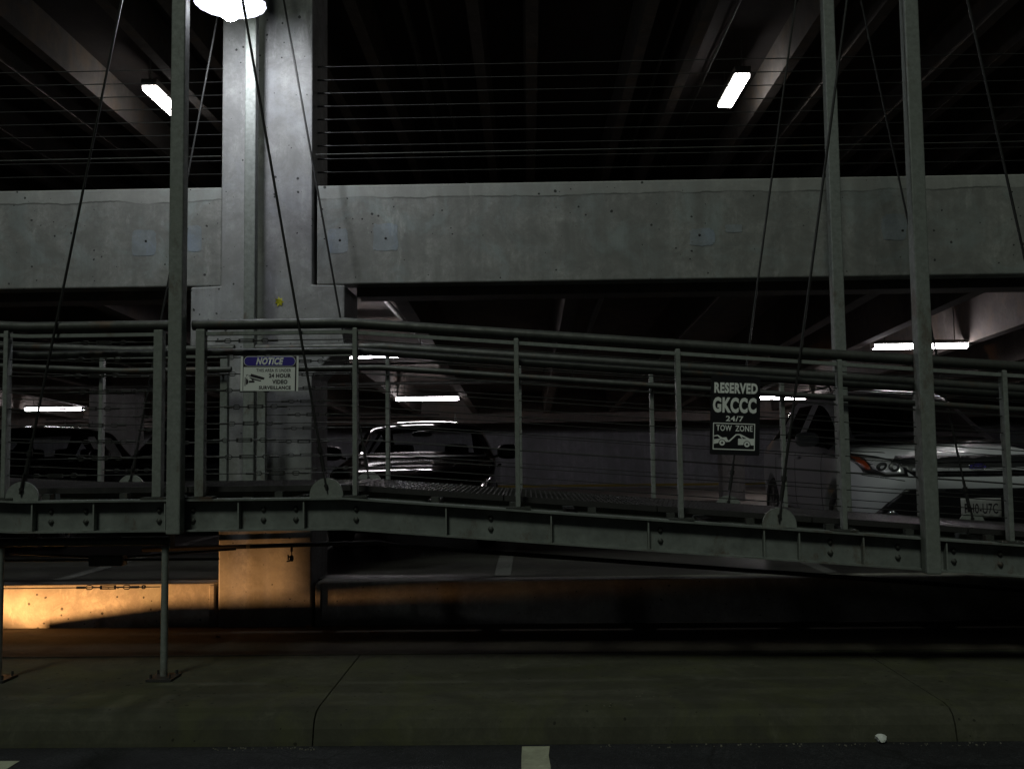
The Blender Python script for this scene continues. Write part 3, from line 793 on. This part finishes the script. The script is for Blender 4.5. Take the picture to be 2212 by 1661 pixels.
def panel(bvh, pts, mat, name, parent, off=.004, th=.006, side='front', cuts=2):
    """polygon seen from the front (x, z) or from a side (y, z), laid on the body surface"""
    bm = bmesh.new()
    vs = [bm.verts.new((p[0], 0, p[1])) for p in pts]; bm.faces.new(vs)
    bmesh.ops.triangulate(bm, faces=bm.faces[:])
    for _ in range(7):
        lg = [e for e in bm.edges if e.calc_length() > .055]
        if not lg: break
        bmesh.ops.subdivide_edges(bm, edges=lg, cuts=1); bmesh.ops.triangulate(bm, faces=bm.faces[:])
        bmesh.ops.beautify_fill(bm, faces=bm.faces[:], edges=[e for e in bm.edges if not e.is_boundary])
    for v in bm.verts:
        u, z = v.co.x, v.co.z
        if side == 'front': o_, d_ = Vector((u, -3, z)), Vector((0, 1, 0))
        else: o_, d_ = Vector((3 * side, u, z)), Vector((-side, 0, 0))
        loc, nrm, i_, ds = bvh.ray_cast(o_, d_)
        if loc is None:
            loc, nrm, i_, ds = bvh.find_nearest(o_ + d_ * 3)
        if nrm.dot(d_) > 0: nrm = -nrm
        v.co = loc + nrm * off
    for f in bm.faces: f.smooth = True
    me = bpy.data.meshes.new(name); bm.to_mesh(me); bm.free(); me.materials.append(mat)
    o = link(name, me, parent)
    sd = o.modifiers.new('solid', 'SOLIDIFY'); sd.thickness = th; sd.offset = 0
    return o

def blob_part(name, mat, parent, c, size, e=.6, n=(10, 14)):
    b = MB(); rows = []
    sp = lambda v: math.copysign(abs(v) ** e, v)
    for i in range(n[0] + 1):
        ph = -math.pi/2 + math.pi * i / n[0]
        rows.append([b.bm.verts.new((c[0] + size[0] * sp(math.cos(ph)) * sp(math.cos(t)), c[1] + size[1] * sp(math.cos(ph)) * sp(math.sin(t)), c[2] + size[2] * sp(math.sin(ph)))) for t in [2*math.pi*k/n[1] for k in range(n[1])]])
    for g, h in zip(rows, rows[1:]):
        for k in range(n[1]):
            f = b.bm.faces.new((g[k], g[(k+1) % n[1]], h[(k+1) % n[1]], h[k])); f.smooth = True
    bmesh.ops.remove_doubles(b.bm, verts=b.bm.verts, dist=1e-5)
    return b.build(name, mat, parent)

def seats(root, y0, z, ys=(0, .95)):
    for r_, yy in enumerate(ys):
        for x in (-.37, .37):
            o = blob_part('seat', MT['seat'], root, (x, y0 + yy, z + .28), (.24, .10, .32), .5)
            blob_part('headrest', MT['seat'], o, (x, y0 + yy + .03, z + .70), (.13, .05, .09), .5)

FLOOR = .524
def make_suv(loc, rz, paint, label, group=None):
    root = thing('suv', label, 'car', loc, rz, group)
    st = [(.0, .60, .34, .66, .52, .80), (.05, .74, .27, .80, .62, .93), (.22, .84, .24, .88, .68, .985), (.50, .905, .23, .925, .72, 1.02), (.95, .92, .23, .97, .74, 1.07), (1.28, .92, .23, 1.0, .72, 1.11),
          (2.02, .92, .23, 1.03, .60, 1.62), (2.40, .92, .23, 1.04, .61, 1.665), (2.47, .92, .23, 1.04, .61, 1.67), (3.30, .92, .23, 1.05, .60, 1.66), (3.42, .92, .23, 1.06, .595, 1.655), (3.92, .90, .25, 1.07, .56, 1.60), (4.33, .86, .30, 1.05, .60, 1.10), (4.46, .78, .36, .95, .55, 1.0)]
    bvh = car_body(st, 1.28, 2.02, (2.40, 3.30), 3.92, 4.33, [(.93, .335, .385), (3.62, .335, .385)], paint, MT['dglass'], root, (1.28, 3.92))
    for y in (.93, 3.62):
        for s_ in (-1, 1): wheel(root, s_ * .80, y, .335, .335, .22, s_)
    if True:
        g = panel(bvh, [(-.60, .955), (.60, .955), (.67, .90), (.52, .79), (-.52, .79), (-.67, .90)], MT['trim'], 'grille', root, .006)
        for z in (.838, .905): panel(bvh, [(-.53, z + .012), (.53, z + .012), (.53, z - .012), (-.53, z - .012)], MT['silver'] if z < .85 else MT['trim'], 'grille_bar', g, .016, .012)
        em = MB().lathe((0, 0, 0), (0, -1, 0), [(1, 0), (1, .012), (.9, .018), (.86, .012)], 28); 
        em2 = MB().lathe((0, 0, 0), (0, -1, 0), [(.88, .010), (0, .014)], 28)
        loc_, n_, _, _ = bvh.ray_cast(Vector((0, -3, .868)), Vector((0, 1, 0)))
        for mb_, nm_, mt_ in ((em, 'emblem_rim', MT['chrome']), (em2, 'emblem_face', MT['sign_blue'])):
            for v in mb_.bm.verts: v.co.x *= .082; v.co.z *= .034
            o = mb_.build(nm_, mt_, g); o.location = loc_ + Vector((0, -.02, 0))
        me = text_mesh('Ford', .02, .3); xs_ = [v.co.x for v in me.vertices]; ys_ = [v.co.y for v in me.vertices]
        for v in me.vertices: v.co = ((v.co.x - (min(xs_)+max(xs_))/2) / (max(xs_)-min(xs_)) * .105, loc_.y - .038, loc_.z + (v.co.y - (min(ys_)+max(ys_))/2) / (max(ys_)-min(ys_)) * .036)
        me.materials.append(MT['chrome']); link('emblem_lettering', me, g)
        panel(bvh, [(-.60, .685), (.60, .685), (.74, .56), (.82, .45), (.76, .375), (-.76, .375), (-.82, .45), (-.74, .56)], MT['trim'], 'lower_intake', root, .006)
        panel(bvh, [(-.52, .352), (.52, .352), (.46, .30), (-.46, .30)], MT['silver'], 'skid_plate', root, .010, .012)
        for s_ in (-1, 1):
            hl = panel(bvh, [(s_ * .585, .895), (s_ * .72, .955), (s_ * .835, .985), (s_ * .875, .93), (s_ * .85, .82), (s_ * .74, .785), (s_ * .57, .79)], MT['trim'], 'headlight', root, .004, .006, cuts=3)
            panel(bvh, [(s_ * .60, .885), (s_ * .72, .935), (s_ * .80, .955), (s_ * .80, .85), (s_ * .73, .805), (s_ * .60, .81)], MT['silver'], 'reflector', hl, .008, .003, cuts=3)
            panel(bvh, [(s_ * .815, .95), (s_ * .845, .96), (s_ * .855, .90), (s_ * .835, .84), (s_ * .812, .84)], MT['amber'], 'turn_signal', hl, .009, .004, cuts=3)
            for xx in (.66, .74): 
                l_, n2, _, _ = bvh.ray_cast(Vector((s_ * xx, -3, .865)), Vector((0, 1, 0)))
                MB().lathe(l_, n2, [(.045, .004), (.047, .016), (.038, .012), (.02, .008), (0, .006)], 18).build('bulb_ring', MT['trim'], hl)
            fl = panel(bvh, [(s_ * .66, .47), (s_ * .70, .51), (s_ * .80, .46), (s_ * .79, .41), (s_ * .70, .40)], MT['chrome'], 'fog_light', root, .014, .012)
            blob_part('mirror', paint, root, (s_ * 1.02, 1.52, 1.12), (.12, .06, .075), .7)
            MB().bar((s_ * .86, 1.50, 1.05), (s_ * .98, 1.52, 1.075), .06, .035).build('mirror_arm', MT['trim'], root)
            for yy in (2.28, 3.15):
                l_, n2, _, _ = bvh.ray_cast(Vector((s_ * 3, yy, .93)), Vector((-s_, 0, 0)))
                blob_part('door_handle', paint, root, (l_.x + s_ * .015, yy, .93), (.018, .10, .016), .6)
            for yy in (1.42, 2.44, 3.34):
                panel(bvh, [(yy - .007, .98), (yy + .007, .98), (yy + .007, .36), (yy - .007, .36)], MT['trim'], 'door_gap', root, .0015, .002, s_)
            panel(bvh, [(1.35, .38), (3.2, .38), (3.2, .28), (1.35, .28)], MT['trim'], 'side_skirt', root, .006, .008, s_, 3)
            MB().path([(s_ * .57, 2.2, 1.65), (s_ * .57, 2.25, 1.695), (s_ * .57, 3.7, 1.69), (s_ * .56, 3.8, 1.63)], .013, 8).build('roof_rail', MT['trim'], root)
        for s_ in (-1, 1):
            panel(bvh, [(s_ * .62, .985), (s_ * .845, 1.0), (s_ * .845, 1.008), (s_ * .62, .993)], MT['trim'], 'hood_gap', root, .001, .002)
            panel(bvh, [(s_ * .86, .80), (s_ * .60, .755), (s_ * .60, .748), (s_ * .86, .792)], MT['trim'], 'bumper_gap', root, .001, .002)
            panel(bvh, [(1.0, .955), (1.42, .985), (1.42, .975), (1.0, .945)], MT['trim'], 'fender_gap', root, .0012, .002, s_)
        # wipers, hood edge
        panel(bvh, [(-.82, 1.088), (.82, 1.088), (.82, 1.062), (-.82, 1.062)], MT['trim'], 'cowl', root, .006, .006, cuts=3)
        for x0, x1 in ((-.62, .0), (.02, .60)): panel(bvh, [(x0, 1.115), (x1, 1.10), (x1, 1.115), (x0, 1.13)], MT['trim'], 'wiper', root, .012, .008, cuts=3)
        pl = panel(bvh, [(-.165, .605), (.165, .605), (.165, .44), (-.165, .44)], MT['plate'], 'license_plate', root, .030, .006)
        l_, n2, _, _ = bvh.ray_cast(Vector((0, -3, .48)), Vector((0, 1, 0)))
        me = text_mesh('EH0-U7C', .01); xs_ = [v.co.x for v in me.vertices]; ys_ = [v.co.y for v in me.vertices]
        for v in me.vertices:
            x_ = (v.co.x - (min(xs_)+max(xs_))/2) / (max(xs_)-min(xs_)) * .275; z_ = .518 + (v.co.y - (min(ys_)+max(ys_))/2) / (max(ys_)-min(ys_)) * .085
            l2, nn, _, _ = bvh.ray_cast(Vector((x_, -3, z_)), Vector((0, 1, 0))); nn = nn if nn.y < 0 else -nn
            v.co = l2 + nn * .036
        me.materials.append(MT['ink']); link('plate_lettering', me, pl)
    seats(root, 2.25, .55)
    return root

def make_sedan(loc, rz, paint, label, group=None):
    root = thing('sedan', label, 'car', loc, rz, group)
    st = [(.0, .58, .30, .60, .50, .70), (.05, .72, .24, .68, .60, .80), (.25, .83, .20, .78, .68, .87), (.55, .90, .19, .84, .73, .915), (.95, .92, .19, .885, .75, .945), (1.42, .92, .19, .925, .74, .985),
          (1.96, .92, .19, .95, .66, 1.375), (2.06, .92, .19, .95, .665, 1.40), (2.42, .92, .19, .96, .665, 1.425), (2.50, .92, .19, .96, .665, 1.425), (3.20, .92, .19, .97, .65, 1.41), (3.32, .92, .19, .97, .645, 1.40), (3.42, .92, .19, .97, .64, 1.385), (4.18, .90, .20, .90, .66, .945), (4.50, .88, .24, .88, .66, .93), (4.64, .80, .32, .80, .58, .86)]
    bvh = car_body(st, 1.42, 1.96, (1.96, 2.42, 3.20), 3.42, 4.18, [(.93, .33, .375), (3.70, .33, .375)], paint, MT['glass'], root, (1.42, 3.42))
    for y in (.93, 3.70):
        for s_ in (-1, 1): wheel(root, s_ * .80, y, .33, .33, .21, s_)
    panel(bvh, [(-.45, .66), (.45, .66), (.50, .50), (.40, .36), (-.40, .36), (-.50, .50)], MT['trim'], 'grille', root, .006)
    for s_ in (-1, 1):
        panel(bvh, [(s_ * .55, .72), (s_ * .80, .79), (s_ * .83, .72), (s_ * .78, .62), (s_ * .56, .62)], MT['chrome'], 'headlight', root, .005, .006, cuts=3)
        m_ = blob_part('mirror', MT['trim'], root, (s_ * 1.04, 1.55, 1.03), (.13, .06, .085), .65)
        MB().bar((s_ * .86, 1.55, .965), (s_ * .98, 1.55, 1.0), .05, .03).build('mirror_arm', MT['trim'], root)
        for yy in (2.3, 3.1):
            l_, n2, _, _ = bvh.ray_cast(Vector((s_ * 3, yy, .85)), Vector((-s_, 0, 0)))
            blob_part('door_handle', paint, root, (l_.x + s_ * .015, yy, .85), (.018, .10, .016), .6)
    panel(bvh, [(-.78, .992), (.78, .992), (.78, .972), (-.78, .972)], MT['trim'], 'cowl', root, .005, .006, cuts=3)
    MB().tube((.38, 2.25, 1.41), (.38, 2.27, 1.50), .006, 8).build('antenna', MT['plate'], root)
    MB().tube((.38, 2.262, 1.418), (.38, 2.268, 1.462), .013, 8).build('antenna_base', MT['plate'], root)
    blob_part('rear_view_mirror', MT['trim'], root, (0, 1.86, 1.25), (.12, .03, .035), .6)
    blob_part('dashboard', MT['trim'], root, (0, 1.42, .88), (.70, .22, .09), .5)
    seats(root, 2.3, .34)
    return root

suv = make_suv((3.80, 8.12, FLOOR), math.radians(-1.5), MT['white_paint'], 'white suv parked nose out behind the railing at right')
sed = make_sedan((-1.25, 9.60, FLOOR), math.radians(1), MT['dark_paint'], 'dark sedan parked beside the concrete column at centre', 'dark cars in the garage')
sed2 = copy_tree(sed); sed2.location = (-6.02, 9.75, FLOOR); sed2.rotation_euler = (0, 0, math.radians(7))
sed2['label'] = 'dark sedan cut off by the left edge of the photo'
suv2 = make_suv((-4.35, 16.6, FLOOR), math.radians(180), MT['blue_paint'], 'dark blue suv in shadow left of the concrete column', 'dark cars in the garage')

# ------------------------------------------------------------------ litter and leaves
def leaf(name, loc, size, mat, label, rot, pts=None):
    pts = pts or [(0, -1), (.25, -.45), (.8, -.55), (.55, -.1), (1, .35), (.45, .35), (.3, .95), (0, .55), (-.45, .9), (-.4, .35), (-.95, .3), (-.55, -.1), (-.7, -.6), (-.2, -.45)]
    b = MB(); b.face([(x * size, y * size, .12 * size * (x * x + math.sin(3 * y))) for x, y in pts])
    o = b.build(name, mat, loc=loc); o.rotation_euler = rot
    sd = o.modifiers.new('s', 'SOLIDIFY'); sd.thickness = .0008
    return tag(o, label, 'leaf')
p = at(603, 652, Y0 - .008); leaf('leaf', p, .042, MT['leaf'], 'bright yellow leaf stuck on the concrete column above the railing', (math.radians(90), .4, 0))
def gnd(px, py, z): 
    d = M @ Vector(((px - CX) / F, -(py - CY) / F, -1)); t = (z - H) / d.z
    return Vector((d.x * t, d.y * t, z))
p = gnd(815, 1370, .186); leaf('leaf', p, .07, MT['bleaf'], 'dry leaf lying on the dark strip below the ramp', (.15, .1, .5))
p = gnd(1975, 1585, .012); leaf('leaf', p, .05, MT['bleaf'], 'brown leaf on the asphalt right of the white paper', (.3, .1, 1.2))
p = gnd(470, 1374, .186); leaf('leaf', p, .035, MT['bleaf'], 'small pale leaf on the sidewalk near the support leg', (.1, .2, 2.2))
p = gnd(1144, 1362, .186) ; leaf('leaf', gnd(668, 1356, .186), .045, MT['bleaf'], 'curled leaf on the ground below the concrete column', (.4, .2, .2))
# crumpled paper
b = MB(); bmesh.ops.create_icosphere(b.bm, subdivisions=2, radius=.033)
for v in b.bm.verts: v.co *= R.uniform(.75, 1.15); v.co.z *= .72
p = gnd(1904, 1603, .0); o = b.build('crumpled_paper', MT['paper'], loc=(p.x, p.y, .021)); tag(o, 'crumpled white paper lying on the asphalt by the kerb', 'litter')
b = MB(); n = 22
b.face([(.085 * math.cos(t) * R.uniform(.85, 1.1), .045 * math.sin(t) * R.uniform(.8, 1.1), .004 + R.uniform(0, .006)) for t in [2*math.pi*k/n for k in range(n)]])
p = gnd(1680, 1592, 0); o = b.build('plastic_film', MT['film'], loc=(p.x, p.y, .006)); tag(o, 'flat scrap of clear plastic film against the kerb', 'litter')
o.modifiers.new('s', 'SOLIDIFY').thickness = .001
b = MB()
for k in range(120):
    if k < 95: px, py, z = R.uniform(1270, 2120) if k % 3 else R.uniform(500, 700), R.gauss(1583, 9), .0
    else: px, py, z = R.uniform(1290, 1450), R.gauss(1510, 8), .165
    q = gnd(px, py, z)
    if z == 0 and q.y > 5.22: q.y = 5.22 - R.uniform(0, .05)
    s_ = R.uniform(.002, .0055)
    b.box((q.x, q.y, q.z + s_ * .5), (s_ * 1.6, s_ * 1.2, s_), Matrix.Rotation(R.uniform(0, 3), 3, 'Z'))
tag(b.build('gravel', MT['pebble']), 'scattered grit and small stones along the kerb', 'gravel', kind='stuff')

# ------------------------------------------------------------------ floodlight at the left, under the bridge, just out of the picture
fx = Vector((-5.4, 6.5, .22))
el, az = math.radians(35), math.radians(30)
aim = Vector((math.cos(el) * math.cos(az), math.cos(el) * math.sin(az), math.sin(el)))
fl = thing('floodlight', 'small ground floodlight with warm lens under the footbridge', 'floodlight', fx)
q = aim.to_track_quat('Y', 'Z').to_matrix()
b = MB(); b.box(q @ Vector((0, -.07, 0)), (.16, .10, .12), q); b.build('housing', MT['duct'], fl, .01)
b = MB(); b.box(q @ Vector((0, -.018, 0)), (.14, .006, .10), q); b.build('lens', MT['warm'], fl)
ah = Vector((math.cos(az), math.sin(az), 0)); rz = Matrix.Rotation(az, 3, 'Z')
b = MB(); b.box(ah * .13 + Vector((0, 0, .056)), (.30, .40, .004), rz)
b.box(ah * .06 + rz @ Vector((0, .198, .03)), (.16, .003, .076), rz)
b.box(ah * .20 + rz @ Vector((0, -.205, .03)), (.003, .30, .16), rz)
b.build('added_visor', MT['duct'], fl)  # unseen plates, added to cut the warm beam above and at the sides
b = MB(); 
lip = [(-.36, -.03), (.16, -.03), (.16, .012), (-.03, .053), (-.20, .050), (-.36, .040)]
va, vb = ([b.bm.verts.new(ah * d_ + rz @ Vector((0, y_, z_))) for y_, z_ in lip] for d_ in (.797, .803))
b.bm.faces.new(va); b.bm.faces.new(vb[::-1])
for k in range(6): b.bm.faces.new((va[k], vb[k], vb[(k+1) % 6], va[(k+1) % 6]))
for s_ in (-.33, -.03): b.box(ah * .80 + rz @ Vector((0, s_, -.02)), (.02, .02, .05), rz)
b.build('added_light_flag', MT['duct'], fl)  # unseen low lip, added to shape the shadow on wall and column
b = MB(); b.box(ah * 1.2 + rz @ Vector((0, -.408, .226)), (.004, .38, .296), rz); b.box(ah * 1.203 + rz @ Vector((0, -.57, .17)), (.02, .02, .42), rz)
b.build('added_light_flag', MT['duct'], fl)  # unseen panel on a stake, added to keep warm spill off the suv
b = MB(); b.tube((0, 0, -.03), q @ Vector((0, -.07, -.05)), .012, 8); b.build('bracket', MT['duct'], fl)
ld = bpy.data.lights.new('warm_spot', 'SPOT'); ld.energy = 1050; ld.color = (1, .47, .16); ld.spot_size = math.radians(84); ld.spot_blend = .3; ld.shadow_soft_size = .026
lo = bpy.data.objects.new('warm_spot', ld); COL.objects.link(lo); lo.location = fx + aim * .02; lo.rotation_euler = aim.to_track_quat('-Z', 'Y').to_euler()

# ------------------------------------------------------------------ street light (the one sun) and night sky
sd = Vector((.29, 1.0, -1.33)).normalized()
sun = bpy.data.lights.new('sun', 'SUN'); sun.energy = .60; sun.angle = math.radians(11); sun.color = (.90, 1, .86)
so = bpy.data.objects.new('sun', sun); COL.objects.link(so); so.rotation_euler = sd.to_track_quat('-Z', 'Y').to_euler()
w = bpy.data.worlds.new('World'); scene.world = w; w.use_nodes = True
nt = w.node_tree; bg = nt.nodes['Background']
sky = nt.nodes.new('ShaderNodeTexSky'); sky.sky_type = 'NISHITA'; sky.sun_disc = False
sky.sun_elevation = math.asin(-sd.z); sky.sun_rotation = math.atan2(-sd.x, -sd.y)
nt.links.new(sky.outputs[0], bg.inputs[0]); bg.inputs[1].default_value = .0013

vs = scene.view_settings
vs.view_transform = 'Standard'; vs.look = 'None'; vs.exposure = 0; vs.gamma = 1
scene.cycles.use_denoising = True
scene.cycles.max_bounces = 5
scene.cycles.diffuse_bounces = 3
scene.cycles.sample_clamp_indirect = 3
scene.cycles.caustics_reflective = False; scene.cycles.caustics_refractive = False
